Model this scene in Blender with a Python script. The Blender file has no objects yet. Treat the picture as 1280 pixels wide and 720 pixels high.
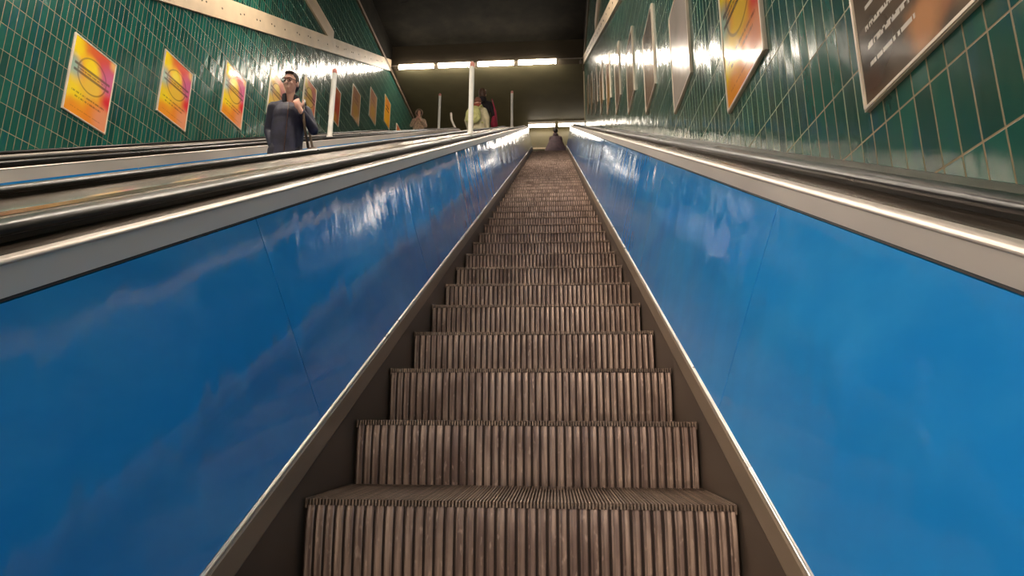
import bpy, bmesh, math, random
from mathutils import Vector, Matrix
random.seed(7)
sc = bpy.context.scene
COL = sc.collection
S = 0.542            # slope of the escalators
HC = 1.1506          # eye height above the step-nose plane
YS, RC = 19.0, 3.0   # start and radius of the upper transition curve
A0 = math.atan(S)
YE = YS + RC*math.sin(A0)
ZL = S*YS + RC*(1-math.cos(A0))    # upper landing
XL, XR = -6.4, 1.403
C2, C3 = -2.49, -4.98

def zp(y):
    if y <= YS: return S*y
    if y >= YE: return ZL
    a = math.asin(max(0, math.sin(A0)-(y-YS)/RC))
    return S*YS + RC*(math.cos(a)-math.cos(A0))

# ------------------------------------------------------------------ node helpers
class NT:
    def __init__(s, name):
        s.m = bpy.data.materials.new(name); s.m.use_nodes = True
        s.t = s.m.node_tree; s.b = s.t.nodes['Principled BSDF']
    def n(s, typ, ins=None, **kw):
        x = s.t.nodes.new(typ)
        for k, v in kw.items(): setattr(x, k, v)
        for k, v in (ins or {}).items(): s.put(x.inputs[k], v)
        return x
    def put(s, sock, v):
        if isinstance(v, bpy.types.NodeSocket): s.t.links.new(v, sock)
        else: sock.default_value = v
    def math(s, op, a, b=0.0, c=0.0):
        x = s.n('ShaderNodeMath', operation=op); s.put(x.inputs[0], a); s.put(x.inputs[1], b); s.put(x.inputs[2], c)
        return x.outputs[0]
    def vmath(s, op, a, b=(0, 0, 0)):
        x = s.n('ShaderNodeVectorMath', operation=op); s.put(x.inputs[0], a); s.put(x.inputs[1], b)
        return x.outputs[0]
    def mix(s, f, a, b):
        x = s.n('ShaderNodeMix', data_type='RGBA'); s.put(x.inputs[0], f); s.put(x.inputs[6], a); s.put(x.inputs[7], b)
        return x.outputs[2]
    def ramp(s, f, lo, hi):
        x = s.n('ShaderNodeMapRange', interpolation_type='SMOOTHSTEP'); s.put(x.inputs[0], f); s.put(x.inputs[1], lo); s.put(x.inputs[2], hi)
        return x.outputs[0]
    def noise(s, vec, scale, detail=3.0, rough=.5):
        return s.n('ShaderNodeTexNoise', {'Vector': vec, 'Scale': scale, 'Detail': detail, 'Roughness': rough})
    def coord(s, which='Object'): return s.n('ShaderNodeTexCoord').outputs[which]
    def geo(s, which='Position'): return s.n('ShaderNodeNewGeometry').outputs[which]
    def scale(s, v, k): return s.vmath('MULTIPLY', v, k)
    def set(s, **kw):
        for k, v in kw.items(): s.put(s.b.inputs[k.replace('_', ' ')], v)
        return s.m
    def bump(s, h, strength, dist):
        x = s.n('ShaderNodeBump', {'Height': h, 'Strength': strength, 'Distance': dist})
        s.put(s.b.inputs['Normal'], x.outputs[0])

def c4(c): return (c[0], c[1], c[2], 1)
def plain(name, col, rough=.5, metal=0., var=.12, scale=8., stretch=(1, 1, 1), bump=0., **kw):
    t = NT(name); v = t.scale(t.coord(), stretch)
    nz = t.noise(v, scale).outputs[0]
    f = t.ramp(nz, .3, .7)
    t.set(Base_Color=t.mix(f, c4([c*(1-var) for c in col]), c4([min(1, c*(1+var)) for c in col])),
          Roughness=t.math('MULTIPLY_ADD', nz, .16, rough-.08), Metallic=metal, **kw)
    if bump: t.bump(nz, bump, .01)
    return t.m

def srgb(r, g, b):
    f = lambda c: (c/255/12.92 if c/255 <= .04045 else ((c/255+.055)/1.055)**2.4)
    return (f(r), f(g), f(b))

M = {}
# escalator metal: ridges worn pale, grooves full of old dirt
def ridge_mat(name, a, b, dirt):
    t = NT(name); o = t.coord(); i = t.n('ShaderNodeObjectInfo').outputs['Random']
    v = t.vmath('ADD', o, t.n('ShaderNodeCombineXYZ', {'X': t.math('MULTIPLY', i, 37.), 'Y': t.math('MULTIPLY', i, 11.)}).outputs[0])
    n1 = t.noise(t.scale(v, (60, 1, 4)), 1.2, 4).outputs[0]
    n2 = t.noise(t.scale(v, (3, 3, 3)), 1.5, 4).outputs[0]
    n3 = t.noise(t.scale(v, (90, 20, 30)), 1.0, 2).outputs[0]
    c = t.mix(t.ramp(n1, .32, .68), c4(a), c4(b))
    c = t.mix(t.math('MULTIPLY', t.ramp(n2, .45, .7), .55), c, c4(dirt))
    c = t.mix(t.math('MULTIPLY', t.ramp(n3, .6, .75), .35), c, c4([x*1.7 for x in b]))
    t.set(Base_Color=c, Roughness=t.math('MULTIPLY_ADD', n2, .3, .32), Metallic=.45)
    return t.m
M['ridge'] = ridge_mat('worn_step_ridge', srgb(140, 116, 106), srgb(198, 170, 152), srgb(104, 80, 71))
M['tread'] = ridge_mat('worn_tread_cleat', srgb(112, 93, 82), srgb(160, 136, 118), srgb(92, 73, 64))
M['groove'] = plain('step_groove_dirt', srgb(66, 51, 44), .8)
M['skirt'] = plain('dark_skirt_steel', srgb(108, 94, 82), .38, .35, .12, 1.5, (1, .3, 1))
M['band'] = plain('tan_skirt_band', srgb(164, 144, 122), .42, .35, .1, 2, (1, .3, 1))
M['edge'] = plain('bright_edge_bead', srgb(235, 228, 220), .3, .6, .03)
M['alu'] = plain('brushed_aluminium', srgb(214, 202, 192), .38, .5, .05, 3, (1, .1, 1))
M['deck'] = plain('deck_steel', srgb(146, 131, 118), .24, .85, .08, 3, (1, .1, 1))
M['seam'] = plain('polished_seam', srgb(220, 208, 196), .2, .9, .04)
M['dark_gap'] = plain('dark_gasket', srgb(24, 26, 32), .6)
M['rubber'] = plain('handrail_rubber', srgb(13, 10, 9), .3, 0, .12, 5, (1, .2, 1), Specular_IOR_Level=.3)
M['guide'] = plain('handrail_guide', srgb(24, 20, 19), .5, .1)

def blue_mat():
    t = NT('glossy_blue_panel'); o = t.geo()
    w = t.noise(t.scale(o, (1, 1.3, .55)), 1.6, 2, .45).outputs[0]
    w2 = t.noise(t.scale(o, (1, 7, 1.2)), 1.0, 2, .5).outputs[0]
    sm = t.noise(t.scale(o, (1, .8, 1.6)), 1.7, 5, .6).outputs[0]
    c = t.mix(t.ramp(sm, .35, .7), c4(srgb(30, 136, 214)), c4(srgb(48, 152, 224)))
    t.set(Base_Color=c, Roughness=t.math('MULTIPLY_ADD', t.ramp(sm, .4, .75), .08, .085), Specular_IOR_Level=.55, Coat_Weight=.3, Coat_Roughness=.05)
    h = t.math('ADD', w, t.math('MULTIPLY', w2, .34))
    t.bump(h, .55, .028)
    return t.m
M['blue'] = blue_mat()

TW, TH = .0915, .312
def tile_mat():
    t = NT('green_glazed_tile'); p = t.geo(); sp = t.n('ShaderNodeSeparateXYZ', {0: p})
    y = t.math('ADD', sp.outputs[1], 9.150-1.634+.0); z = t.math('ADD', sp.outputs[2], 31.2-(1.132+HC) % TH)
    fy = t.math('DIVIDE', y, TW); fz = t.math('DIVIDE', z, TH)
    iy = t.math('FLOOR', fy); iz = t.math('FLOOR', fz)
    dy = t.math('MULTIPLY', t.math('ABSOLUTE', t.math('SUBTRACT', t.math('FRACT', fy), .5)), TW)
    dz = t.math('MULTIPLY', t.math('ABSOLUTE', t.math('SUBTRACT', t.math('FRACT', fz), .5)), TH)
    gy = t.ramp(dy, TW/2-.0042, TW/2-.0022); gz = t.ramp(dz, TH/2-.0048, TH/2-.0028)
    g = t.math('MAXIMUM', gy, gz)
    idv = t.n('ShaderNodeCombineXYZ', {0: iy, 1: iz}).outputs[0]
    wn = t.n('ShaderNodeTexWhiteNoise', {'Vector': idv}, noise_dimensions='3D')
    blotch = t.noise(t.scale(p, (1, 9, 3)), 1.0, 4, .6).outputs[0]
    c = t.mix(wn.outputs[0], c4(srgb(17, 67, 60)), c4(srgb(24, 92, 80)))
    c = t.mix(t.ramp(blotch, .5, .78), c, c4(srgb(16, 74, 84)))
    c = t.mix(g, c, c4(srgb(132, 120, 86)))
    sub = t.vmath('SUBTRACT', wn.outputs[1], (.5, .5, .5))
    wob = t.noise(t.scale(p, (1, 26, 5)), 1.0, 3, .6)
    wv = t.vmath('SUBTRACT', wob.outputs[1], (.5, .5, .5))
    nn = t.vmath('ADD', t.geo('Normal'), t.vmath('ADD', t.scale(sub, (0, .045, .05)), t.scale(wv, (0, .10, .115))))
    nn = t.vmath('NORMALIZE', nn)
    bp = t.n('ShaderNodeBump', {'Height': g, 'Strength': .6, 'Distance': .003, 'Normal': nn}, invert=True)
    t.put(t.b.inputs['Normal'], bp.outputs[0])
    t.set(Base_Color=c, Roughness=t.math('MULTIPLY_ADD', g, .5, .16), Specular_IOR_Level=.6)
    return t.m
M['tile'] = tile_mat()
M['beige'] = plain('beige_painted_steel', srgb(200, 178, 148), .5, 0, .08, 2.5)
M['trim'] = plain('grey_brown_trim', srgb(118, 102, 86), .5, 0, .1, 2)
M['bolt'] = plain('dark_bolt', srgb(60, 48, 36), .6)
M['ceil'] = None
def ceil_mat():
    t = NT('dark_painted_ceiling'); p = t.geo()
    n = t.noise(t.scale(p, (1, 1, 1)), 1.6, 5, .6).outputs[0]
    n2 = t.noise(t.scale(p, (1.2, 3.4, 1)), 1.5, 3, .5).outputs[0]
    c = t.mix(t.ramp(n, .35, .7), c4(srgb(25, 23, 19)), c4(srgb(36, 33, 27)))
    c = t.mix(t.ramp(n2, .68, .74), c, c4(srgb(14, 13, 12)))
    return t.set(Base_Color=c, Roughness=.9, Specular_IOR_Level=.1)
M['ceil'] = ceil_mat()
M['hallceil'] = plain('olive_hall_ceiling', srgb(112, 106, 80), .6, 0, .1, 1.2)
M['fascia'] = plain('brown_fascia', srgb(84, 74, 60), .6, 0, .1, 1.2)
M['hallwall'] = plain('olive_hall_wall', srgb(92, 84, 54), .5, 0, .12, 1.2)
M['landing'] = plain('landing_plate', srgb(120, 108, 96), .5, .3)
M['pit'] = plain('pit_dark', srgb(26, 24, 22), .9)
M['frame'] = plain('poster_frame_aluminium', srgb(222, 208, 190), .4, .35, .05)
M['white'] = plain('white_post_paint', srgb(246, 242, 234), .35, 0, .03)
M['red'] = plain('red_cap', srgb(226, 150, 138), .4)
M['steel'] = plain('bent_steel', srgb(150, 140, 130), .4, .15)
M['housing'] = plain('lamp_housing', srgb(200, 190, 176), .5)
def emit(name, col, st):
    t = NT(name); t.set(Base_Color=(.9, .9, .9, 1), Emission_Color=c4(col), Emission_Strength=st); return t.m
LCOL = (1.0, .88, .735)
M['tube'] = emit('lit_tube', LCOL, 46.)
M['tube_near'] = emit('lit_tube_near', LCOL, 66.)
M['tube_mid'] = emit('lit_tube_middle', LCOL, 80.)
M['tube_hall'] = emit('lit_tube_hall', LCOL, 9.5)

# ------------------------------------------------------------------ posters (printed artwork)
PW, PH = .77, 1.14
def blobs(t, uv, base, lst):
    c = c4(base)
    for (u, v, r, col) in lst:
        d = t.n('ShaderNodeVectorMath', {0: uv, 1: (u*PW, v*PH, 0)}, operation='DISTANCE').outputs['Value']
        c = t.mix(t.ramp(d, r, r*.25), c, c4(col))
    return c
def uvm(t):
    return t.scale(t.coord('UV'), (PW, PH, 0))
def rainbow(name, dull=0., shift=0.):
    t = NT(name); uv0 = uvm(t)
    w = t.noise(uv0, 5., 2).outputs[1]
    uv = t.vmath('ADD', uv0, t.scale(t.vmath('SUBTRACT', w, (.5, .5, .5)), (.12, .12, 0)))
    Y, O, R, P, G, T = srgb(246, 214, 32), srgb(236, 140, 44), srgb(214, 74, 66), srgb(206, 96, 140), srgb(150, 176, 160), srgb(232, 176, 110)
    c = blobs(t, uv, O, [(.06, .86, .30, Y), (.55, .95, .34, srgb(222, 104, 52)), (.8, .82, .34, R), (.98, .66, .38, P), (.95, .95, .14, T), (.0, .56, .3, G),
                         (.45, .72, .22, Y), (.52, .46, .30, srgb(236, 190, 60)), (.12, .28, .34, Y), (1.0, .38, .26, srgb(222, 44, 60)),
                         (.9, .14, .3, srgb(232, 150, 110)), (.2, .06, .26, srgb(238, 150, 40))])
    if dull: c = t.mix(dull, c, c4(srgb(206, 170, 130)))
    sp = t.n('ShaderNodeSeparateXYZ', {0: uv0})
    d = t.n('ShaderNodeVectorMath', {0: uv0, 1: (.5*PW, .60*PH, 0)}, operation='DISTANCE').outputs['Value']
    ring = t.ramp(t.math('ABSOLUTE', t.math('SUBTRACT', d, .255)), .016, .006)
    dv = t.math('ABSOLUTE', t.math('SUBTRACT', sp.outputs[1], .605*PH))
    du = t.math('ABSOLUTE', t.math('SUBTRACT', sp.outputs[0], .5*PW))
    bar = t.math('MULTIPLY', t.ramp(t.math('ABSOLUTE', t.math('SUBTRACT', dv, .048)), .026, .012), t.ramp(du, .33, .31))
    ch = t.n('ShaderNodeTexWhiteNoise', {'Vector': t.vmath('FLOOR', t.scale(uv0, (110, 30, 0)))}, noise_dimensions='3D').outputs[0]
    on = t.ramp(ch, .25, .4)
    def line(v, hh, hw):
        a = t.ramp(t.math('ABSOLUTE', t.math('SUBTRACT', sp.outputs[1], v*PH)), hh, hh*.5)
        return t.math('MULTIPLY', t.math('MULTIPLY', a, t.ramp(du, hw, hw-.01)), on)
    tx = t.math('MAXIMUM', line(.30, .017, .30), line(.245, .017, .24))
    tx = t.math('MAXIMUM', tx, line(.605, .02, .26))
    tx = t.math('MAXIMUM', tx, t.math('MULTIPLY', line(.10, .009, .28), .5))
    k = t.math('MAXIMUM', t.math('MAXIMUM', t.math('MULTIPLY', ring, .55), t.math('MULTIPLY', bar, .75)), t.math('MULTIPLY', tx, .62))
    c = t.mix(k, c, c4(srgb(70, 46, 34)))
    t.set(Base_Color=c, Roughness=.16, Specular_IOR_Level=.55, Coat_Weight=.4, Coat_Roughness=.05)
    t.bump(t.noise(uv0, 3., 1).outputs[0], .25, .03)
    return t.m
def dark_ad():
    t = NT('dark_ad_sheet'); uv0 = uvm(t)
    w = t.noise(uv0, 7., 3).outputs[1]
    uv = t.vmath('ADD', uv0, t.scale(t.vmath('SUBTRACT', w, (.5, .5, .5)), (.1, .1, 0)))
    c = blobs(t, uv, srgb(96, 80, 68), [(.2, .8, .5, srgb(78, 66, 58)), (.5, .5, .36, srgb(120, 96, 80)), (.62, .35, .2, srgb(206, 164, 140)), (.72, .2, .20, srgb(196, 120, 84)),
                    (.55, .1, .14, srgb(200, 140, 96)), (.92, .27, .13, srgb(70, 66, 58)), (.95, .1, .2, srgb(138, 112, 92)), (.15, .18, .22, srgb(66, 52, 44)), (.66, .62, .22, srgb(216, 176, 150))])
    sp = t.n('ShaderNodeSeparateXYZ', {0: uv0})
    ch = t.n('ShaderNodeTexWhiteNoise', {'Vector': t.vmath('FLOOR', t.scale(uv0, (135, 40, 0)))}, noise_dimensions='3D').outputs[0]
    on = t.ramp(ch, .22, .34)
    k = 0.
    for v, a, b, hh in ((.36, .12, .62, .011), (.285, .10, .70, .014), (.215, .10, .72, .016), (.145, .10, .5, .012)):
        m = t.ramp(t.math('ABSOLUTE', t.math('SUBTRACT', sp.outputs[1], v*PH)), hh, hh*.6)
        m = t.math('MULTIPLY', m, t.math('MULTIPLY', t.ramp(sp.outputs[0], a*PW, a*PW+.01), t.ramp(sp.outputs[0], b*PW, b*PW-.01)))
        k = t.math('MAXIMUM', k, t.math('MULTIPLY', m, on))
    c = t.mix(t.math('MULTIPLY', k, .85), c, c4(srgb(236, 226, 214)))
    return t.set(Base_Color=c, Roughness=.14, Coat_Weight=.5, Coat_Roughness=.05)
def pale_ad(name, base, lst, mark):
    t = NT(name); uv0 = uvm(t)
    w = t.noise(uv0, 5., 3).outputs[1]
    uv = t.vmath('ADD', uv0, t.scale(t.vmath('SUBTRACT', w, (.5, .5, .5)), (.15, .15, 0)))
    c = blobs(t, uv, base, lst)
    sp = t.n('ShaderNodeSeparateXYZ', {0: uv0})
    du = t.math('ABSOLUTE', t.math('SUBTRACT', sp.outputs[0], .5*PW))
    dv = t.math('ABSOLUTE', t.math('SUBTRACT', sp.outputs[1], .62*PH))
    k = t.math('MULTIPLY', t.ramp(t.math('ABSOLUTE', t.math('SUBTRACT', dv, .07)), .035, .02), t.ramp(du, .2, .18))
    c = t.mix(t.math('MULTIPLY', k, mark), c, c4(srgb(74, 46, 30)))
    t.bump(t.noise(uv0, 3., 1).outputs[0], .25, .03)
    return t.set(Base_Color=c, Roughness=.16, Coat_Weight=.4, Coat_Roughness=.05)
M['rain'] = rainbow('rainbow_poster_sheet')
M['rain2'] = rainbow('pale_rainbow_poster_sheet', .45)
M['darkad'] = dark_ad()
M['glare_ad'] = pale_ad('painted_glare_poster_sheet', srgb(176, 166, 158), [(.5, .3, .5, srgb(190, 176, 168)), (.3, .8, .4, srgb(166, 156, 148))], 0.)  # pale grey colour stands in for glare on the glossy sheet
M['brown_ad'] = pale_ad('brown_grey_poster_sheet', srgb(128, 112, 98), [(.5, .2, .5, srgb(146, 122, 104)), (.5, .8, .4, srgb(98, 92, 86))], 0.2)
M['tan_ad'] = pale_ad('tan_poster_sheet', srgb(196, 150, 112), [(.5, .3, .4, srgb(206, 160, 90)), (.4, .85, .4, srgb(176, 132, 110))], 0.25)
M['red_ad'] = pale_ad('red_poster_sheet', srgb(206, 120, 80), [(.6, .5, .5, srgb(206, 84, 62)), (.5, .1, .3, srgb(222, 150, 70))], 0.1)
M['orange_ad'] = pale_ad('orange_poster_sheet', srgb(226, 156, 48), [(.5, .9, .4, srgb(206, 130, 60)), (.4, .2, .4, srgb(236, 176, 48))], .9)

# ------------------------------------------------------------------ mesh helpers
def newobj(name, bm, mats, parent=None, smooth=False, recalc=True):
    me = bpy.data.meshes.new(name)
    if recalc: bmesh.ops.recalc_face_normals(bm, faces=bm.faces)
    bm.to_mesh(me); bm.free()
    for m in (mats if isinstance(mats, (list, tuple)) else [mats]): me.materials.append(M[m] if isinstance(m, str) else m)
    if smooth:
        for p in me.polygons: p.use_smooth = True
    o = bpy.data.objects.new(name, me); COL.objects.link(o)
    if parent: o.parent = parent
    return o
def tag(o, label=None, cat=None, group=None, kind=None):
    if label: o['label'] = label
    if cat: o['category'] = cat
    if group: o['group'] = group
    if kind: o['kind'] = kind
    return o
def thing(name, loc, label, cat, group=None, rz=0):
    o = bpy.data.objects.new(name, None); COL.objects.link(o); o.location = loc; o.rotation_euler.z = rz
    o.empty_display_size = .1
    return tag(o, label, cat, group)
def box(bm, x0, x1, y0, y1, z0, z1, mi=0):
    v = [bm.verts.new(p) for p in ((x0, y0, z0), (x1, y0, z0), (x1, y1, z0), (x0, y1, z0), (x0, y0, z1), (x1, y0, z1), (x1, y1, z1), (x0, y1, z1))]
    for f in ((3, 2, 1, 0), (4, 5, 6, 7), (0, 1, 5, 4), (1, 2, 6, 5), (2, 3, 7, 6), (3, 0, 4, 7)):
        bm.faces.new([v[i] for i in f]).material_index = mi
def sweep(bm, prof, ys, skew=0., cx=0., sgn=1, closed=True, caps=True, mi=0, wob=None):
    """Profile of (X, h) carried along the escalator path; h is height above the step-nose plane."""
    rings = []
    for y in ys:
        ring = []
        for (x, h) in prof:
            yy = y - skew*h
            dx = wob(yy, h) if wob else 0
            ring.append(bm.verts.new((cx+sgn*(x+dx), yy, zp(yy)+h)))
        rings.append(ring)
    n = len(prof); last = n if closed else n-1
    for a, b in zip(rings, rings[1:]):
        for i in range(last):
            j = (i+1) % n
            bm.faces.new((a[i], a[j], b[j], b[i])).material_index = mi
    if caps and closed:
        bm.faces.new(rings[0]).material_index = mi; bm.faces.new(rings[-1][::-1]).material_index = mi
def lin(a, b, n): return [a+(b-a)*i/n for i in range(n+1)]
Y0 = -1.6
YTOP = 22.2
PATH = lin(Y0, YS, 8) + [YS+(YE-YS)*i/12 for i in range(1, 13)] + [YTOP]
def cyl(bm, p0, p1, r0, r1, n=16, mi=0, caps=True):
    p0, p1 = Vector(p0), Vector(p1); d = (p1-p0).normalized()
    a = d.orthogonal().normalized(); b = d.cross(a)
    R = [[bm.verts.new(p + r*(math.cos(t)*a+math.sin(t)*b)) for t in [2*math.pi*i/n for i in range(n)]] for p, r in ((p0, r0), (p1, r1))]
    for i in range(n):
        bm.faces.new((R[0][i], R[0][(i+1) % n], R[1][(i+1) % n], R[1][i])).material_index = mi
    if caps:
        bm.faces.new(R[0][::-1]).material_index = mi; bm.faces.new(R[1]).material_index = mi
def tube(bm, pts, r, n=10, mi=0):
    pts = [Vector(p) for p in pts]; rings = []; up = Vector((1, .01, .02))
    for i, p in enumerate(pts):
        d = (pts[min(i+1, len(pts)-1)]-pts[max(i-1, 0)]).normalized()
        a = d.cross(up).normalized(); b = d.cross(a)
        rings.append([bm.verts.new(p+r*(math.cos(2*math.pi*k/n)*a+math.sin(2*math.pi*k/n)*b)) for k in range(n)])
    for A, B in zip(rings, rings[1:]):
        for k in range(n): bm.faces.new((A[k], A[(k+1) % n], B[(k+1) % n], B[k])).material_index = mi
    bm.faces.new(rings[0][::-1]); bm.faces.new(rings[-1])

# ------------------------------------------------------------------ escalator steps
HW = .5963
RIB = 2*HW/42
def riser_mesh():
    bm = bmesh.new(); segs = 7; top, bot = -.017, -.262
    def yy(t, depth): return .001 + .014*t*t + depth           # slight concave sweep
    for k in range(42):
        x0 = -HW+k*RIB
        xs = [(x0, .0095), (x0+.0035, .0095), (x0+.0055, .002), (x0+.0085, 0.), (x0+RIB/2, .0018), (x0+RIB-.0050, 0.), (x0+RIB-.002, .002), (x0+RIB, .0095)]
        rows = []
        for s in range(segs+1):
            t = s/segs; z = top+(bot-top)*t
            e = .004 if s == 0 else 0
            rows.append([bm.verts.new((x, yy(t, d)+e, z+(0 if s else -.0))) for x, d in xs])
        for a, b in zip(rows, rows[1:]):
            for i in range(len(xs)-1):
                f = bm.faces.new((a[i], a[i+1], b[i+1], b[i])); f.material_index = 1 if i in (0, 1, 6) else 0
    box(bm, -HW, HW, .018, .04, bot, top-.002, 1)
    bmesh.ops.remove_doubles(bm, verts=bm.verts, dist=1e-6)
    return bm
def tread_mesh():
    bm = bmesh.new(); n = 126; w = 2*HW/n
    box(bm, -HW, HW, .010, .398, -.030, -.011, 1)
    for k in range(n):
        x0 = -HW+k*w
        box(bm, x0+w*.2, x0+w*.74, 0., .398, -.016, 0., 0)
    box(bm, -HW, -HW+.004, 0.0, .398, -.024, .0015, 0); box(bm, HW-.004, HW, 0.0, .398, -.024, .0015, 0)
    return bm
NOSE0 = 1.7085
noses = [NOSE0+.4*i for i in range(-2, 44)]
y = noses[-1]
for _ in range(2):
    ds = .455
    for k in range(40):                                           # walk along the path
        dy = .002; g = (zp(y+dy)-zp(y))/dy; y += ds/40/math.sqrt(1+g*g)
    noses.append(y)
def ordinal(n):
    return {1: 'first', 2: 'second', 3: 'third', 4: 'fourth', 5: 'fifth', 6: 'sixth', 7: 'seventh', 8: 'eighth', 9: 'ninth', 10: 'tenth', 11: 'eleventh', 12: 'twelfth',
            13: 'thirteenth', 14: 'fourteenth', 15: 'fifteenth', 16: 'sixteenth', 17: 'seventeenth', 18: 'eighteenth', 19: 'nineteenth', 20: 'twentieth', 30: 'thirtieth', 40: 'fortieth'}.get(n) or \
        ({2: 'twenty', 3: 'thirty', 4: 'forty'}[n//10] + '-' + ordinal(n % 10))
proto = thing('escalator_step', (0, noses[0], zp(noses[0])), '', 'escalator step', 'ribbed steps of the escalator in front')
tr = newobj('tread', tread_mesh(), ['tread', 'groove'], proto)
ri = newobj('riser', riser_mesh(), ['ridge', 'groove'], proto)
def place_step(cx, y, label, group, first=False):
    o = proto if first else proto.copy()
    if not first: COL.objects.link(o)
    o.location = (cx, y, zp(y)); o['label'] = label; o['group'] = group
    if not first:
        for ch in (tr, ri):
            c = ch.copy(); COL.objects.link(c); c.parent = o
    return o
for i, y in enumerate(noses):
    k = i-1                                                       # k=1: the lowest step in the photo
    if k == 1: lab = 'brown ribbed escalator step at the bottom edge, its tread top in view'
    elif k < 1: lab = f'brown ribbed escalator step {"just" if k == 0 else "two"} below the lowest step in view'
    else: lab = f'brown ribbed escalator step, {ordinal(k)} up counting from the lowest step'
    place_step(0, y, lab, 'ribbed steps of the escalator in front', i == 0)

# ------------------------------------------------------------------ balustrades
def arc(cx, cz, r, a0, a1, n): return [(cx+r*math.cos(math.radians(a0+(a1-a0)*i/n)), cz+r*math.sin(math.radians(a0+(a1-a0)*i/n))) for i in range(n+1)]
def panel_x(h): return .607+(h-.165)*.1916
def balustrade(cx, s, label, joint0, pitch, out, drop=0., r=.007, oh=.9405):
    """s=+1 right side, -1 left side of the escalator centred on cx; out = how far the deck reaches."""
    root = thing('balustrade', (0, 0, 0), label, 'escalator side')
    bm = bmesh.new(); sweep(bm, [(.603, -.33), (.603, .068), (.63, .068), (.63, -.33)], PATH, cx=cx, sgn=s); newobj('skirt_panel', bm, 'skirt', root)
    bm = bmesh.new(); sweep(bm, [(.6005, .070), (.5985, .076), (.5985, .150), (.603, .158), (.63, .158), (.63, .070)], PATH, cx=cx, sgn=s); newobj('skirt_band', bm, 'band', root)
    bm = bmesh.new(); sweep(bm, [(.601, .1585)]+arc(.6035, .1635, .0035, 180, 45, 4)+[(.612, .168), (.612, .1585)], PATH, cx=cx, sgn=s, mi=0)
    o = newobj('edge_bead', bm, 'edge', root); o['label'] = 'bright narrow metal bead'
    # blue panels, each slightly dished
    ys = [joint0+pitch*k for k in range(-3, 40)]
    ys = [q for q in ys if Y0+.1 < q < YS-.3]
    ends = [Y0+.35]+ys+[YTOP]
    for a, b in zip(ends, ends[1:]):
        bm = bmesh.new(); n = 10 if b < YS else 30
        ph, am = random.uniform(0, 6), random.uniform(.0002, .0009)
        hs = [.170, .30, .45, .60, .75, .868]
        L = b-a
        wob = lambda yy, h, a=a, L=L, ph=ph, am=am: am*math.sin(math.pi*min(1, max(0, (yy+.37*h-a)/L)))*math.sin(math.pi*(h-.17)/.7) * (1 if ph > 2.5 else -1)
        prof = [(panel_x(h), h) for h in hs]+[(panel_x(h)+.014, h) for h in hs[::-1]]
        sweep(bm, prof, lin(a+.0018, b-.0018, n), skew=.37, cx=cx, sgn=s, wob=wob)
        o = newobj('side_panel', bm, 'blue', root, smooth=False)
        for p in o.data.polygons: p.use_smooth = False
    bm = bmesh.new(); sweep(bm, [(panel_x(.868)+.002, .870), (panel_x(.875)+.002, .8755), (.772, .8755), (.772, .870)], PATH, cx=cx, sgn=s)
    bm2 = bm; newobj('gasket', bm2, 'dark_gap', root)
    bm = bmesh.new(); sweep(bm, [(.626, .158), (.64, .158), (.775, .870), (.76, .870)], PATH, cx=cx, sgn=s); newobj('backing', bm, 'dark_gap', root)
    prof = [(.744-drop*.2, .876-drop), (.7505, .9405-r-.004), (.748, .9405-r)] + arc(.748+r, .9405-r, r, 180, 90, 6)+[(.78, .9405), (.78, .876)]
    bm = bmesh.new(); sweep(bm, prof, PATH, cx=cx, sgn=s); newobj('cover_strip', bm, 'alu', root, smooth=False)
    bm = bmesh.new(); sweep(bm, [(.7805, .9405), (.856, .9405), (.866, .944), (.914, .944), (out, oh), (out, oh-.04), (.7805, .86)], PATH, cx=cx, sgn=s); newobj('deck_cover', bm, 'deck', root)
    bm = bmesh.new(); sweep(bm, [(.868, .9445), (.868, .957), (.862, .962), (.862, .967), (.918, .967), (.918, .962), (.912, .957), (.912, .9445)], PATH, cx=cx, sgn=s); newobj('handrail_guide', bm, 'guide', root)
    return root
def handrail(cx, s, label, grp):
    root_bm = bmesh.new()
    prof = [(.862, .9675), (.858, .959), (.850, .961)]+arc(.862, .968, .0135, 190, 100, 4)+arc(.918, .968, .0135, 80, -10, 4)+[(.930, .961), (.922, .959), (.918, .9675)]
    prof = [(x, h+(0.0035*math.cos((x-.89)/.04*1.4) if h > .972 else 0)) for x, h in prof]
    sweep(root_bm, prof, lin(Y0+.2, YS, 6)+PATH[9:-1]+[YTOP-.05], cx=cx, sgn=s)
    # newel: the belt bends down over the end of the deck
    o = newobj('handrail', root_bm, 'rubber', None)
    for p in o.data.polygons: p.use_smooth = True
    bm = bmesh.new(); bm.from_mesh(o.data)
    ring = [(x, h) for x, h in prof]; rings = []
    for k in range(1, 9):
        a = math.radians(95*k/8); rr = []
        for x, h in ring:
            rad = .10+(h-.955); rr.append(bm.verts.new((cx+s*x, YTOP-.05+rad*math.sin(a), ZL+.855+rad*math.cos(a))))
        rings.append(rr)
    for A, B in zip(rings, rings[1:]):
        for i in range(len(ring)): bm.faces.new((A[i], A[(i+1) % len(ring)], B[(i+1) % len(ring)], B[i]))
    bm.faces.new(rings[-1])
    bmesh.ops.recalc_face_normals(bm, faces=bm.faces); bm.to_mesh(o.data); bm.free()
    for p in o.data.polygons: p.use_smooth = True
    try: o.data.set_sharp_from_angle(angle=math.radians(50))
    except Exception: pass
    return tag(o, label, 'handrail', grp)
balustrade(0, 1, 'blue-panelled escalator side on the right, below the dark advert', 1.93, 1.5, XR-.006, 0., .013, .862)
balustrade(0, -1, 'blue-panelled escalator side facing us at the left of the ribbed steps', 1.87, 1.45, 1.222)
balustrade(C2, 1, 'metal-topped side of the middle escalator behind the nearer white posts', 1.8, 1.5, 1.222)
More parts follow.
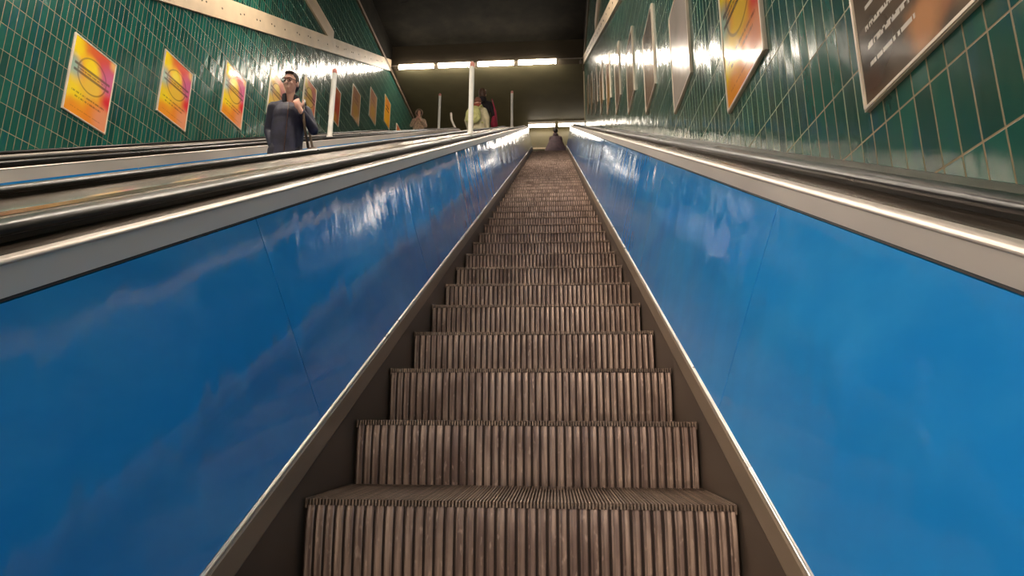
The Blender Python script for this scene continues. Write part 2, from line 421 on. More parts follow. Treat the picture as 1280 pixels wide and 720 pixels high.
balustrade(C2, -1, 'pale-topped far side of the middle escalator, behind the man in navy', 1.5, 1.5, 1.222, .044)
balustrade(C3, 1, 'near side of the farthest escalator, below the woman in the fur hood', 1.6, 1.5, 1.222)
balustrade(C3, -1, 'far side of the farthest escalator, against the wall of rainbow posters', 1.4, 1.5, C3-XL-.006, 0., .007, .862)
handrail(0, 1, 'dark rubber handrail running up along the right tiled wall', 'escalator handrails')
handrail(0, -1, 'dark rubber handrail just above the left blue panels', 'escalator handrails')
handrail(C2, 1, 'handrail of the middle escalator next to the nearer white posts', 'escalator handrails')
handrail(C2, -1, 'handrail between the man in navy and the farther white posts', 'escalator handrails')
handrail(C3, 1, 'handrail behind the farther white posts, beside the hooded woman', 'escalator handrails')
handrail(C3, -1, 'handrail closest to the wall of rainbow posters', 'escalator handrails')
for xm, lab in ((-1.245, 'bright metal seam strip carrying the nearer white posts'), (-3.735, 'bright metal seam strip carrying the farther white posts')):
    bm = bmesh.new(); sweep(bm, [(xm-.021, .9415), (xm-.019, .952), (xm+.019, .952), (xm+.021, .9415)], PATH)
    tag(newobj('seam_strip', bm, 'seam'), lab, 'metal strip', 'seam strips between escalators')

# ------------------------------------------------------------------ barrier posts on the seams
def post(xm, y, label, r=.042, hh=1.33):
    z = zp(y)+.952
    root = thing('barrier_post', (xm, y, z), label, 'post', 'white posts between the escalators')
    bm = bmesh.new(); cyl(bm, (0, 0, .012), (0, 0, hh-.10), r, r, 20); cyl(bm, (0, 0, -.03), (0, 0, .03), r*1.35, r*1.25, 20); newobj('post', bm, 'white', root, smooth=False)
    bm = bmesh.new(); cyl(bm, (0, 0, hh-.099), (0, 0, hh-.05), r*1.12, r*1.12, 20); cyl(bm, (0, 0, hh-.05), (0, 0, hh-.012), r*1.12, r*.85, 20)
    cyl(bm, (0, 0, hh-.012), (0, 0, hh), r*.85, r*.3, 20)
    o = newobj('cap', bm, 'red', root); o['label'] = 'pinkish red cap'
post(-1.245, 8.88, 'tall white post in front of the person with the green backpack')
post(-3.735, 9.10, 'tall white post to the right of the man in the navy jacket')
post(-1.245, 18.0, 'thin white post with red tip standing right of the tall person in black')
post(-3.735, 18.05, 'thin white post with red tip beside the woman in the fur hood')

# ------------------------------------------------------------------ the shaft: walls, ceilings, landing
def struct(name, bm, mats, label=None):
    o = newobj(name, bm, mats); return tag(o, kind='structure')
def zc(z): return z+HC
TOPZ = zc(13.62)
def wallslab(name, x0, x1, y0, y1):
    """Tiled wall that follows the escalators: its foot drops with them."""
    bm = bmesh.new(); n = 40
    ys = sorted(set(lin(y0, y1, n)+[YS, YE]))
    for xa in (0,):
        A = []
        for y in ys:
            b = zp(y)-.6
            A.append([bm.verts.new(p) for p in ((x0, y, b), (x1, y, b), (x1, y, TOPZ), (x0, y, TOPZ))])
        for p, q in zip(A, A[1:]):
            for i in range(4): bm.faces.new((p[i], p[(i+1) % 4], q[(i+1) % 4], q[i]))
        bm.faces.new(A[0]); bm.faces.new(A[-1][::-1])
    return struct(name, bm, 'tile')
wallslab('wall_left', XL-.2, XL, -10.8, 26.44)
wallslab('wall_right', XR, XR+.2, -10.8, 21.25)
def skirting(name, x0, x1, y0, y1, h1):
    bm = bmesh.new(); sweep(bm, [(x0, .864), (x1, .864), (x1, h1), (x0, h1)], [q for q in PATH if q < y1]+[y1]); return struct(name, bm, 'dtile')
M['dtile'] = plain('dark_green_base_tile', srgb(34, 52, 44), .3, 0, .2, 6)
skirting('baseboard_left', XL+.001, XL+.02, Y0, 22.2, .943); skirting('baseboard_right', XR-.005, XR-.0005, Y0, 21.2, .912)
# upper dark walls and ceilings
CZ = zc(14.85)
bm = bmesh.new(); box(bm, XL-.2, XL+.02, 13.4, 26.44, TOPZ+.12, CZ); struct('wall_left_upper', bm, 'ceil')
bm = bmesh.new(); box(bm, XR-.02, XR+.2, 13.4, 21.25, TOPZ+.12, CZ); struct('wall_right_upper', bm, 'ceil')
bm = bmesh.new(); box(bm, XL-.2, XR+.2, 13.4, 21.2, CZ, CZ+.15); struct('ceiling', bm, 'ceil')
bm = bmesh.new(); box(bm, XL+.021, XR+5, 20.93, 21.25, zc(13.96), CZ-.001); struct('wall_fascia', bm, 'fascia')
bm = bmesh.new(); box(bm, XL+.021, XR+5, 21.26, 28, zc(13.96), zc(14.1)); struct('ceiling_hall', bm, 'hallceil')
bm = bmesh.new(); box(bm, XL, XR+5, 26.45, 26.65, ZL, zc(13.95)); struct('wall_hall_back', bm, 'hallwall')
bm = bmesh.new(); box(bm, XR+4.9, XR+5.1, 21.25, 26.44, ZL, zc(13.95)); struct('wall_hall_right', bm, 'hallwall')
bm = bmesh.new(); box(bm, XR+.2, XR+5, 21.05, 21.25, ZL, zc(13.95)); struct('wall_hall_front', bm, 'hallwall')
bm = bmesh.new(); box(bm, XL, XR+5, YTOP+.12, 28, ZL-.2, ZL-.001)
for cx in (0, C2, C3): box(bm, cx-.596, cx+.596, noses[-1]+.42, YTOP+.12, ZL-.2, ZL-.001)
struct('floor_landing', bm, 'landing')
bm = bmesh.new(); box(bm, -5.6, -.2, 26.40, 26.449, zc(12.80), zc(12.87)); struct('trim_hall_back', bm, 'beige')
# the lower part of the shaft ceiling, stepping down out of the frame
YB = -10.8
bm = bmesh.new(); box(bm, XL-.2, XR+.2, 13.25, 13.4, S*13.3+5.35, CZ); struct('wall_ceiling_drop', bm, 'ceil')
bm = bmesh.new(); sweep(bm, [(XL-.2, 5.4), (XR+.2, 5.4), (XR+.2, 5.55), (XL-.2, 5.55)], [YB, 13.25]); struct('ceiling_incline', bm, 'ceil')
bm = bmesh.new(); box(bm, XL-.2, XR+.2, YB-.2, YB, S*YB-.5, S*YB+5.5); struct('wall_lower_end', bm, 'hallwall')
bm = bmesh.new(); sweep(bm, [(XL, -.42), (XR, -.42), (XR, -.36), (XL, -.36)], [YB]+lin(Y0-1.5, YS, 6)+PATH[9:]); struct('floor_incline', bm, 'pit')
# beams and trims on the side walls
def incline_band(name, x0, x1, h0, h1, y0, y1, bolts):
    bm = bmesh.new(); sx = 1 if x1 > x0 else -1
    v = [bm.verts.new((x, y, S*y+h)) for y in (y0, y1) for x, h in ((x0, h0), (x1, h0), (x1, h1), (x0, h1))]
    for i in range(4): bm.faces.new((v[i], v[(i+1) % 4], v[4+(i+1) % 4], v[4+i]))
    bm.faces.new(v[:4]); bm.faces.new(v[4:][::-1])
    y = bolts
    while y < y1-.3:
        for dd in ((0,) if random.random() < .7 else (0, .13)):
            hh = (h0+h1)/2+random.uniform(-.02, .03)
            cyl(bm, (x1-.004*sx, y+dd, S*(y+dd)+hh), (x1+.008*sx, y+dd, S*(y+dd)+hh), .022, .018, 8, 1)
        y += .62
    struct(name, bm, ['beige', 'bolt'])
incline_band('trim_1', XL, XL+.06, 3.54, 4.03, 2.0, 20.75, 2.2)
incline_band('trim_2', XR, XR-.05, 3.52, 3.88, 2.0, 20.75, 2.4)
bm = bmesh.new(); box(bm, XL, XL+.055, 6.0, 15.0, zc(10.80), zc(11.24)); struct('trim_3', bm, 'beige')
bm = bmesh.new(); box(bm, XR-.045, XR, 6.0, 15.0, zc(10.80), zc(11.24)); struct('trim_4', bm, 'beige')
bm = bmesh.new(); box(bm, XL-.1, XL+.07, 13.4, 26.44, TOPZ, TOPZ+.13); struct('trim_5', bm, 'trim')
bm = bmesh.new(); box(bm, XR-.06, XR+.1, 13.4, 21.25, TOPZ, TOPZ+.13); struct('trim_6', bm, 'trim')
bm = bmesh.new(); box(bm, XR-.03, XR+.21, 21.255, 21.30, ZL, TOPZ); struct('trim_7', bm, 'beige')

# ------------------------------------------------------------------ lamps
def lamp(x0, x1, y, z, label, grp, mat='tube', lips=True):
    root = thing('fluorescent_light', ((x0+x1)/2, y, z), label, 'light', grp)
    hw = (x1-x0)/2
    bm = bmesh.new()
    if lips:
        box(bm, -hw, hw, -.13, .13, .085, .12); box(bm, -hw, hw, -.04, .04, .06, .085)
        for q in (-1, 1): box(bm, -hw, hw, q*.13-.012, q*.13+.012, .0, .086)  # side lips added to keep the tube's light off the ceiling
    else:
        box(bm, -hw, hw, -.05, .05, .06, .09); box(bm, -hw+.2, -hw+.3, -.04, .112, .09, .118); box(bm, hw-.3, hw-.2, -.04, .112, .09, .118)
    newobj('housing', bm, 'housing', root)
    bm = bmesh.new(); cyl(bm, (-hw+.03, 0, -.02), (hw-.03, 0, -.02), .08, .08, 14); o = newobj('tube', bm, mat, root, smooth=False)
    bm = bmesh.new()
    for s in (-1, 1): cyl(bm, (s*(hw-.03), 0, 0), (s*(hw), 0, 0), .07, .05, 14); box(bm, s*hw-.02, s*hw+.02, -.03, .03, .0, .07)
    newobj('end_cap', bm, 'housing', root)
seg = [(-6.06, -4.60), (-4.46, -3.02), (-2.86, -1.36), (-1.23, .31)]
for (a, b), w in zip(seg, ('leftmost lit tube of the upper row, next to the left wall', 'second lit tube from the left wall in the upper row', 'third lit tube from the left wall in the upper row', 'rightmost lit tube of the upper row, beside the bare conduit')):
    lamp(a, b, 20.818, zc(13.845), w, 'lit tubes in the upper row', lips=False)
for (a, b), w in zip(((-1.06, .26), (.38, 1.95)), ('lit tube of the far low row, left of the person at the top', 'lit tube of the far low row, right of the person at the top')):
    lamp(a, b, 26.0, zc(13.84), w, 'lit tubes in the far low row', 'tube_hall')
for (a, b), w in zip(((-6.0, -4.5), (-4.3, -2.8), (-2.6, -1.1), (-.9, .6)), ('first', 'second', 'third', 'fourth')):
    for yy, nm in ((9.6, 'upper shaft row above the view'), (4.5, 'middle shaft row above the view'), (-2.5, 'shaft row behind the viewer'), (-9., 'lowest shaft row behind the viewer')):
        lamp(a, b, yy, S*yy+5.26, w+' tube from the left in the unseen '+nm, 'tubes of the '+nm, 'tube_mid' if yy > 9 else 'tube_near')
bm = bmesh.new(); tube(bm, [(.33, 20.82, zc(13.93)), (1.2, 20.82, zc(13.93)), (1.34, 20.82, zc(13.93))], .022); box(bm, 1.2, 1.3, 20.78, 20.86, zc(13.7), zc(13.8)); tube(bm, [(1.25, 20.82, zc(13.78)), (1.25, 20.82, zc(13.93))], .015)
tag(newobj('conduit', bm, 'steel'), 'thin bare metal conduit between the upper row of tubes and right wall', 'pipe')
bm = bmesh.new(); tube(bm, [(-6.36, 20.82, zc(13.9)), (-6.07, 20.82, zc(13.9))], .02)
tag(newobj('conduit', bm, 'steel'), 'short metal conduit between the left wall and the upper row of tubes', 'pipe')

# ------------------------------------------------------------------ posters
def poster(side, yn, z, sheet, label, grp, ph=PH):
    """yn = edge nearest the viewer, z = bottom edge."""
    x = XL if side < 0 else XR
    root = thing('poster', (x, yn+PW/2, z), label, 'poster', grp, rz=(math.pi/2 if side < 0 else -math.pi/2))
    # local: x right as one faces the poster, -y towards the viewer, z up
    f, d = .022, .024
    bm = bmesh.new(); w = PW/2
    ov = [(-w, 0), (w, 0), (w, ph), (-w, ph)]; iv = [(-w+f, f), (w-f, f), (w-f, ph-f), (-w+f, ph-f)]
    O = [bm.verts.new((a, -d, b)) for a, b in ov]; I = [bm.verts.new((a, -d, b)) for a, b in iv]
    OB = [bm.verts.new((a, 0, b)) for a, b in ov]; IB = [bm.verts.new((a, -.012, b)) for a, b in iv]
    for i in range(4):
        j = (i+1) % 4
        bm.faces.new((O[i], O[j], I[j], I[i])); bm.faces.new((OB[i], OB[j], O[j], O[i])); bm.faces.new((I[i], I[j], IB[j], IB[i]))
    bm.faces.new(OB[::-1])
    bmesh.ops.bevel(bm, geom=[e for e in bm.edges if abs(e.verts[0].co.y+d) < 1e-5 and abs(e.verts[1].co.y+d) < 1e-5], offset=.005, segments=2, affect='EDGES')
    newobj('frame', bm, 'frame', root)
    bm = bmesh.new(); uvl = bm.loops.layers.uv.new('UVMap')
    box(bm, -w+f+.001, w-f-.001, -.018, -.0125, f+.001, ph-f-.001)
    for fc in bm.faces:
        for l in fc.loops: l[uvl].uv = ((l.vert.co.x+w)/PW, l.vert.co.z/ph)
    newobj('printed_sheet', bm, sheet, root)
LG, RG = 'framed posters on the left wall', 'framed posters on the right wall'
far = lambda i: 2.28+1.71*i
lz = lambda i: zc(1.22+.927*i)
lefts = {2: ('rain', 'rainbow poster on left wall cut by the left edge of view'),
         3: ('rain', 'rainbow poster with dark ring, leftmost and largest on the left wall'),
         4: ('rain', 'rainbow poster with dark ring, second from the left on the left wall'),
         5: ('rain', 'rainbow poster left of the man in navy, third from the left'),
         6: ('rain2', 'yellow and pink poster partly hidden behind the head of the man in navy'),
         7: ('rain2', 'pinkish orange poster behind the raised elbow of the man in navy'),
         8: ('red_ad', 'reddish poster half hidden by the tall white post'),
         9: ('tan_ad', 'tan poster just right of the tall white post on the left wall'),
         10: ('tan_ad', 'small tan poster, second right of the tall white post on left wall')}
for i, (m, lab) in lefts.items():
    if i > 2: poster(-1, far(i)-PW, lz(i), m, lab, LG)
poster(-1, far(11)-PW, zc(11.22), 'orange_ad', 'small orange poster with dark marks near the top of the left wall', LG)
poster(-1, far(12)-PW+.05, zc(10.92), 'red_ad', 'last small reddish poster low beside the hooded woman', LG)
rights = ['darkad', 'rain', 'glare_ad', 'brown_ad', 'brown_ad', 'brown_ad', 'tan_ad', 'tan_ad', 'brown_ad', 'tan_ad', 'tan_ad']
rl = ['large dark advert with white text lines, nearest on the right wall', 'rainbow poster with bright glare band on the right wall', 'glossy poster with glare painted pale grey, next to the rainbow one on the right wall',
      'brown grey poster, second beyond the rainbow one on the right wall', 'brown grey poster, third beyond the rainbow one on right wall', 'brown grey poster, fourth beyond the rainbow one on right wall',
      'narrow-looking tan poster, fifth beyond the rainbow one on right wall', 'narrow-looking tan poster, sixth beyond the rainbow one on right wall', 'sliver of a poster, seventh beyond the rainbow one on right wall',
      'sliver of a poster, second last near the top of the right wall', 'last sliver of a poster at the top of the right wall']
for i, m in enumerate(rights): poster(1, far(i)-PW, zc(1.225+.942*i), m, rl[i], RG)

# ------------------------------------------------------------------ people
def ell(bm, c, r, rot=None, seg=14):
    m = Matrix.Translation(Vector(c)) @ (rot or Matrix.Identity(4)) @ Matrix.Diagonal((r[0], r[1], r[2], 1))
    bmesh.ops.create_uvsphere(bm, u_segments=seg, v_segments=seg*2//3, radius=1, matrix=m)
def cap(bm, p0, p1, r0, r1, flat=1.0):
    cyl(bm, p0, p1, r0, r1, 12); ell(bm, p0, (r0,)*3, seg=10); ell(bm, p1, (r1,)*3, seg=10)
def chain(bm, pts):
    for (a, ra), (b, rb) in zip(pts, pts[1:]): cap(bm, a, b, ra, rb)
def fused(name, bm, mat, parent, voxel, smooth=4):
    me = bpy.data.meshes.new(name+'_src'); bm.to_mesh(me); bm.free()
    tmp = bpy.data.objects.new(name+'_src', me); COL.objects.link(tmp)
    md = tmp.modifiers.new('r', 'REMESH'); md.mode = 'VOXEL'; md.voxel_size = voxel
    sm = tmp.modifiers.new('s', 'SMOOTH'); sm.iterations = smooth; sm.factor = .5
    dg = bpy.context.evaluated_depsgraph_get()
    out = bpy.data.meshes.new_from_object(tmp.evaluated_get(dg)); out.name = name
    bpy.data.objects.remove(tmp); bpy.data.meshes.remove(me)
    out.materials.clear(); out.materials.append(M[mat] if isinstance(mat, str) else mat)
    for p in out.polygons: p.use_smooth = True
    o = bpy.data.objects.new(name, out); COL.objects.link(o); o.parent = parent
    return o
def V(*a): return Vector(a)
def hand(bm, wrist, fdir, pdir, curl, side):
    """fdir: along the fingers; pdir: out of the palm; side: direction of the thumb."""
    f = Vector(fdir).normalized(); p = Vector(pdir); p = (p-f*p.dot(f)).normalized(); t = f.cross(p)*side
    w = Vector(wrist); pc = w+f*.05
    R = Matrix((t.to_tuple()+(0,), f.to_tuple()+(0,), p.to_tuple()+(0,), (0, 0, 0, 1))).transposed()
    ell(bm, pc, (.042, .052, .018), R, 12); cap(bm, w-f*.03, pc, .026, .024)
    for k, (o, L) in enumerate(((.030, .072), (.010, .080), (-.010, .074), (-.029, .058))):
        b = pc+f*.036+t*o; a1 = curl*.5; a2 = curl*1.2; a3 = curl*1.8
        j1 = b+(f*math.cos(a1)+p*math.sin(a1))*L*.45; j2 = j1+(f*math.cos(a2)+p*math.sin(a2))*L*.32; j3 = j2+(f*math.cos(a3)+p*math.sin(a3))*L*.23
        chain(bm, [(b, .0098), (j1, .009), (j2, .0083), (j3, .0075)])
    b = w+f*.022+t*.03; j = b+t*.03+f*.026+p*.012; e = j+f*.03+t*.006+p*.014
    chain(bm, [(b, .013), (j, .0105), (e, .009)])
def person(name, loc, rz, scale, label, P, voxel=.0075):
    root = thing(name, loc, label, 'person', None, rz); root.scale = (scale,)*3
    # local frame: facing -y, x to the viewer's right when seen from the front, feet at z=0, 1.78 tall
    hip, sh = .93, 1.45
    lean = P.get('lean', 0.)
    bm = bmesh.new()
    hx, hy = P.get('head', (0, 0)); hz = P.get('headz', 0.); H = V(hx, hy-.01, 1.665+hz)
    yaw = Matrix.Rotation(P.get('yaw', 0), 4, 'Z') @ Matrix.Rotation(P.get('nod', 0), 4, 'X')
    hp = lambda x, y, z: H + (yaw @ V(x, y, z))
    ell(bm, hp(0, .012, .03), (.074, .094, .088), yaw); ell(bm, hp(0, -.018, -.03), (.060, .072, .082), yaw); ell(bm, hp(0, -.045, -.085), (.036, .036, .028), yaw)
    cap(bm, hp(0, -.082, .022), hp(0, -.106, -.022), .009, .014)                 # nose
    ell(bm, hp(0, -.078, .042), (.052, .02, .012), yaw)                           # brow
    for s in (-1, 1):
        ell(bm, hp(s*.076, .012, -.005), (.012, .022, .033), yaw); ell(bm, hp(s*.036, -.066, -.018), (.022, .018, .018), yaw)
    ell(bm, hp(0, -.085, -.058), (.026, .014, .007), yaw); ell(bm, hp(0, -.083, -.07), (.022, .013, .007), yaw)
    cap(bm, V(hx*.4, .02, 1.44), H+V(0, .018, -.06), .058, .052)
    chest = [(V(0, 0, 1.0), (.155, .105, .14)), (V(0, -.005, 1.15), (.15, .105, .16)), (V(0, 0, 1.31), (.175, .115, .15)), (V(0, .0, 1.39), (.14, .085, .075))]
    for c, r in chest: ell(bm, c, r)
    arms = {}
    for s, key in ((-1, 'armA'), (1, 'armB')):
        el, wr = [Vector(q) for q in P[key][:2]]; shp = V(s*.178, .01, 1.395)
        arms[s] = (shp, el, wr)
        chain(bm, [(shp, .058), (el, .043), (wr, .028)])
        hand(bm, wr+(wr-el).normalized()*.012, *P[key][2:])
    for s, key in ((-1, 'legA'), (1, 'legB')):
        kn, an = [Vector(q) for q in P[key]]
        chain(bm, [(V(s*.095, 0, .92), .088), (kn, .056), (an, .04)])
        cap(bm, an+V(0, .02, -.035), an+V(s*.012, -.13, -.048), .035, .03)
    fused('body', bm, P['skin'], root, voxel*.85, 3)
    # eyes, mouth line
    e = bmesh.new()
    for s in (-1, 1): ell(e, hp(s*.032, -.0865, .012), (.012, .006, .007), yaw, 8)
    newobj('eyes', e, 'eye', root, True)
    # upper garment
    bm = bmesh.new(); g = P.get('bulk', 1.0); hem = P.get('hem', .82)
    for c, r in chest: ell(bm, c, (r[0]*1.10*g+.012, r[1]*1.15*g+.012, r[2]*1.03))
    flare = P.get('flare', 1.0)
    segs = P.get('cut') or [(1.36, .188, .128), (1.22, .196, .138), (1.08, .192, .142), (.95, .190, .142), (hem, .190*flare, .146*flare)]
    for (z1, a1, b1), (z2, a2, b2) in zip(segs, segs[1:]):
        n = 28; R0 = [bm.verts.new((a1*g*math.cos(t), b1*g*math.sin(t), z1)) for t in [2*math.pi*i/n for i in range(n)]]
        R1 = [bm.verts.new((a2*g*math.cos(t), b2*g*math.sin(t), z2)) for t in [2*math.pi*i/n for i in range(n)]]
        for i in range(n): bm.faces.new((R0[i], R0[(i+1) % n], R1[(i+1) % n], R1[i]))
        bm.faces.new(R0[::-1]); bm.faces.new(R1)
    for s in (-1, 1):
        shp, el, wr = arms[s]; d = (wr-el).normalized(); w2 = wr-d*.012
        cap(bm, V(s*.055, .015, 1.475), shp, .045*g, .066*g)
        chain(bm, [(shp, .074*g), (shp.lerp(el, .5), .068*g), (el, .062*g)]); cyl(bm, el, w2, .060*g, .045*g, 14); ell(bm, el, (.062*g,)*3)
    o = fused('jacket', bm, P['jacket'], root, voxel*1.25, 9)
    # collar: two standing flaps around the neck
    bm = bmesh.new()
    if P.get('collar', True):
        n = 22; open_ = P.get('open', .55)
        for k in range(n):
            t = -math.pi/2+open_+(2*math.pi-2*open_)*k/(n-1); up = .055+.02*math.cos(t-math.pi/2)
            cap(bm, V(hx*.3+.082*math.cos(t), .018+.075*math.sin(t), 1.452), V(hx*.4+.088*math.cos(t), .018+.082*math.sin(t), 1.512+up*.7), .017, .011)
        fused('collar', bm, P.get('collarmat', P['jacket']), root, .007, 3)
    else: bm.free()
    # trousers and shoes
    bm = bmesh.new()
    for s, key in ((-1, 'legA'), (1, 'legB')):
        kn, an = [Vector(q) for q in P[key]]
        chain(bm, [(V(s*.092, 0, .93), .104), (kn, .075)]); cyl(bm, kn, an+V(0, 0, .0), .074, .062, 16); ell(bm, kn, (.075,)*3)
    ell(bm, V(0, 0, .97), (.172, .125, .11))
    fused('trousers', bm, P['trousers'], root, voxel*1.3, 4)
    for s, key in ((-1, 'legA'), (1, 'legB')):
        an = Vector(P[key][1]); bm = bmesh.new()
        z0 = an.z-.085
        ell(bm, an+V(0, .015, -.03), (.045, .055, .05)); ell(bm, an+V(s*.006, -.07, -.048), (.046, .085, .035)); ell(bm, an+V(s*.012, -.13, -.055), (.044, .05, .028))
        box(bm, an.x-.04, an.x+.04, an.y-.16, an.y+.055, z0, z0+.03)
        fused('shoe', bm, 'shoe', root, .008, 3)
    return root, hp, yaw
M['eye'] = plain('eye_dark', srgb(40, 30, 26), .2)
M['shoe'] = plain('shoe_black', srgb(30, 26, 24), .45)
M['skinA'] = plain('skin_light', srgb(226, 172, 150), .5, 0, .05, 6, Subsurface_Weight=.08)
M['skinB'] = plain('skin_tan', srgb(222, 168, 146), .5, 0, .05, 6)
M['navy'] = plain('navy_jacket_cloth', srgb(40, 38, 60), .6, 0, .3, 12, bump=.25)
M['navy2'] = plain('dark_collar_cloth', srgb(24, 20, 30), .7, 0, .2, 10)
M['black'] = plain('black_coat_cloth', srgb(34, 28, 32), .8, 0, .2, 10, bump=.2)
M['jeans'] = plain('dark_trouser_cloth', srgb(40, 38, 50), .8, 0, .2, 14)
M['cream'] = plain('cream_jacket_cloth', srgb(206, 194, 160), .75, 0, .1, 10, bump=.2)
M['lime'] = plain('yellow_green_pack', srgb(204, 202, 134), .6, 0, .12, 10, bump=.15)
M['tan_coat'] = plain('tan_patterned_coat', srgb(186, 156, 130), .8, 0, .35, 26, bump=.2)
M['plum'] = plain('plum_brown_coat', srgb(92, 70, 76), .7, 0, .18, 9, bump=.2)
M['hair'] = plain('dark_brown_hair', srgb(46, 34, 28), .5, 0, .25, 40)
M['hair_brown'] = plain('brown_hair', srgb(84, 60, 46), .5, 0, .25, 40)
M['beanie'] = plain('russet_knit_hat', srgb(134, 88, 70), .85, 0, .25, 50, bump=.4)
M['fur'] = plain('grey_brown_fur', srgb(150, 124, 106), .9, 0, .3, 60, bump=.6)
M['bag'] = plain('brown_leather_bag', srgb(92, 70, 50), .5, 0, .2, 10)
M['redbag'] = plain('red_bag_cloth', srgb(178, 52, 78), .6, 0, .15, 10)
M['glass_frame'] = plain('glasses_frame', srgb(70, 40, 38), .35)
M['scarf'] = plain('russet_scarf', srgb(150, 78, 60), .9, 0, .2, 30, bump=.3)

def hair_cap(root, hp, yaw, mat, long=False, name='hair', grow=1.0):
    bm = bmesh.new()
    ell(bm, hp(0, .028, .058), (.080*grow, .092*grow, .076*grow), yaw); ell(bm, hp(0, .062, .01), (.074*grow, .058*grow, .085*grow), yaw)
    for s in (-1, 1): ell(bm, hp(s*.070, .022, .022), (.013*grow, .042, .042), yaw)
    ell(bm, hp(.008, -.045, .100), (.054, .034, .017), yaw)
    if long: ell(bm, hp(0, .06, -.08), (.085, .055, .12), yaw)
    return fused(name, bm, mat, root, .006, 2)

# --- man in navy on the middle escalator, facing us
def on_step(cx, y):
    k = math.floor((y-NOSE0)/.4); yn = NOSE0+.4*k
    return yn, zp(yn)
placed = set()
def steps_under(cx, y, who):
    k = math.floor((y-NOSE0)/.4)
    for d, w in ((-1, 'just below'), (0, 'right under'), (1, 'just above')):
        if (cx, k+d) in placed: continue
        placed.add((cx, k+d)); yn = NOSE0+.4*(k+d)
        place_step(cx, yn, f'ribbed step of another escalator {w} the feet of the {who}', 'ribbed steps of the escalators behind')
mx, my = -2.68, 5.62
yn, zn = on_step(C2, my)
P = dict(armA=((-.215, .07, 1.17), (-.14, -.02, .955), (.6, .1, -1), (.8, .3, 0), .5, 1),
         armB=((.275, -.02, 1.20), (.135, -.155, 1.325), (-.45, -.05, .8), (0, 1, .2), 1.2, -1),
         legA=((-.115, -.03, .5), (-.125, .02, .085)), legB=((.115, -.03, .5), (.13, .02, .085)),
         skin='skinA', jacket='navy', collarmat='navy2', trousers='jeans', bulk=.9, hem=.80, flare=1.06, open=.62, yaw=-.38, head=(-.012, -.02), nod=.25)
man, hp, yw = person('person', (mx, yn+.21, zn), .34, 1.06, 'man in navy jacket and glasses, one hand at his collar, on the middle escalator', P)
man.scale = (.93, 1.06, 1.06)
hair_cap(man, hp, yw, 'hair')
bm = bmesh.new()
for s in (-1, 1):
    c = [hp(s*.034+.026*math.cos(t), -.098, .014+.019*math.sin(t)) for t in lin(0, 2*math.pi, 16)]; tube(bm, c, .0032, 6)
    tube(bm, [hp(s*.060, -.098, .018), hp(s*.078, -.04, .018), hp(s*.08, .02, .012)], .003, 6)
tube(bm, [hp(-.009, -.10, .018), hp(.009, -.10, .018)], .003, 6)
newobj('glasses', bm, 'glass_frame', man, True)
bm = bmesh.new(); tube(bm, [(0, -.148, .82), (0, -.150, .95), (0, -.142, 1.08), (0, -.134, 1.2), (0, -.142, 1.32), (0, -.118, 1.41)], .006, 6); newobj('zipper', bm, 'glass_frame', man)
# strap of the shoulder bag belongs to the bag
bag = thing('shoulder_bag', (mx, yn+.21, zn), 'brown shoulder bag hanging at the hip of the man in navy', 'bag', None, .34); bag.scale = (.93, 1.06, 1.06)
bm = bmesh.new()
ell(bm, (.30, -.05, .86), (.13, .06, .145), Matrix.Rotation(.25, 4, 'Y')); ell(bm, (.315, -.055, .80), (.125, .062, .09))
fused('bag_body', bm, 'bag', bag, .009, 3)
bm = bmesh.new(); tube(bm, [(.24, -.06, .98), (.20, -.155, 1.12), (.175, -.165, 1.25), (.16, -.14, 1.38), (.155, -.06, 1.49), (.16, .05, 1.49), (.2, .15, 1.3), (.26, .15, 1.1), (.30, .06, .97)], .014, 8)
newobj('strap', bm, 'bag', bag, True)
steps_under(C2, my, 'man in navy')

# --- person with the green backpack, seen from behind, and the tall one in black beyond
down = dict(legA=((-.10, -.03, .5), (-.11, .02, .085)), legB=((.10, -.03, .5), (.11, .02, .085)))
relaxed = dict(armA=((-.27, .03, 1.17), (-.25, -.10, .95), (.05, -.3, -1), (1, 0, 0), .6, 1), armB=((.27, .03, 1.17), (.25, -.10, .95), (-.05, -.3, -1), (-1, 0, 0), .6, -1))
bx, by = -2.12, 15.75
yn, zn = on_step(C2, by)
bp_p, hp, yw = person('person', (bx, yn+.2, zn), math.pi-.15, 1.15, 'person with russet hat and cream jacket seen from behind, wearing a green backpack',
                      dict(down, **relaxed, skin='skinA', jacket='cream', trousers='jeans', bulk=1.2, hem=.84, open=.3, yaw=.15), voxel=.010)
bm = bmesh.new(); ell(bm, hp(0, .01, .055), (.092, .108, .085), yw); ell(bm, hp(0, .03, .02), (.094, .105, .05), yw); fused('knit_hat', bm, 'beanie', bp_p, .008, 2)
bm = bmesh.new()
for k in range(24):
    t = 2*math.pi*k/24; ell(bm, (.098*math.cos(t), .02+.095*math.sin(t), 1.535+.012*math.sin(3*t)), (.036, .036, .055), seg=8)
fused('scarf', bm, 'scarf', bp_p, .009, 2)
pk = thing('backpack', (bx, yn+.2, zn), 'yellow-green backpack on the back of the person in the russet hat', 'backpack', None, math.pi-.15); pk.scale = (1.15,)*3
bm = bmesh.new(); ell(bm, (.035, .27, 1.20), (.205, .10, .19)); ell(bm, (.035, .28, 1.08), (.215, .115, .16)); ell(bm, (.03, .255, 1.33), (.16, .075, .10)); fused('pack_body', bm, 'lime', pk, .01, 3)
bm = bmesh.new(); ell(bm, (.035, .37, 1.07), (.15, .045, .10)); fused('front_pocket', bm, 'lime', pk, .009, 3)
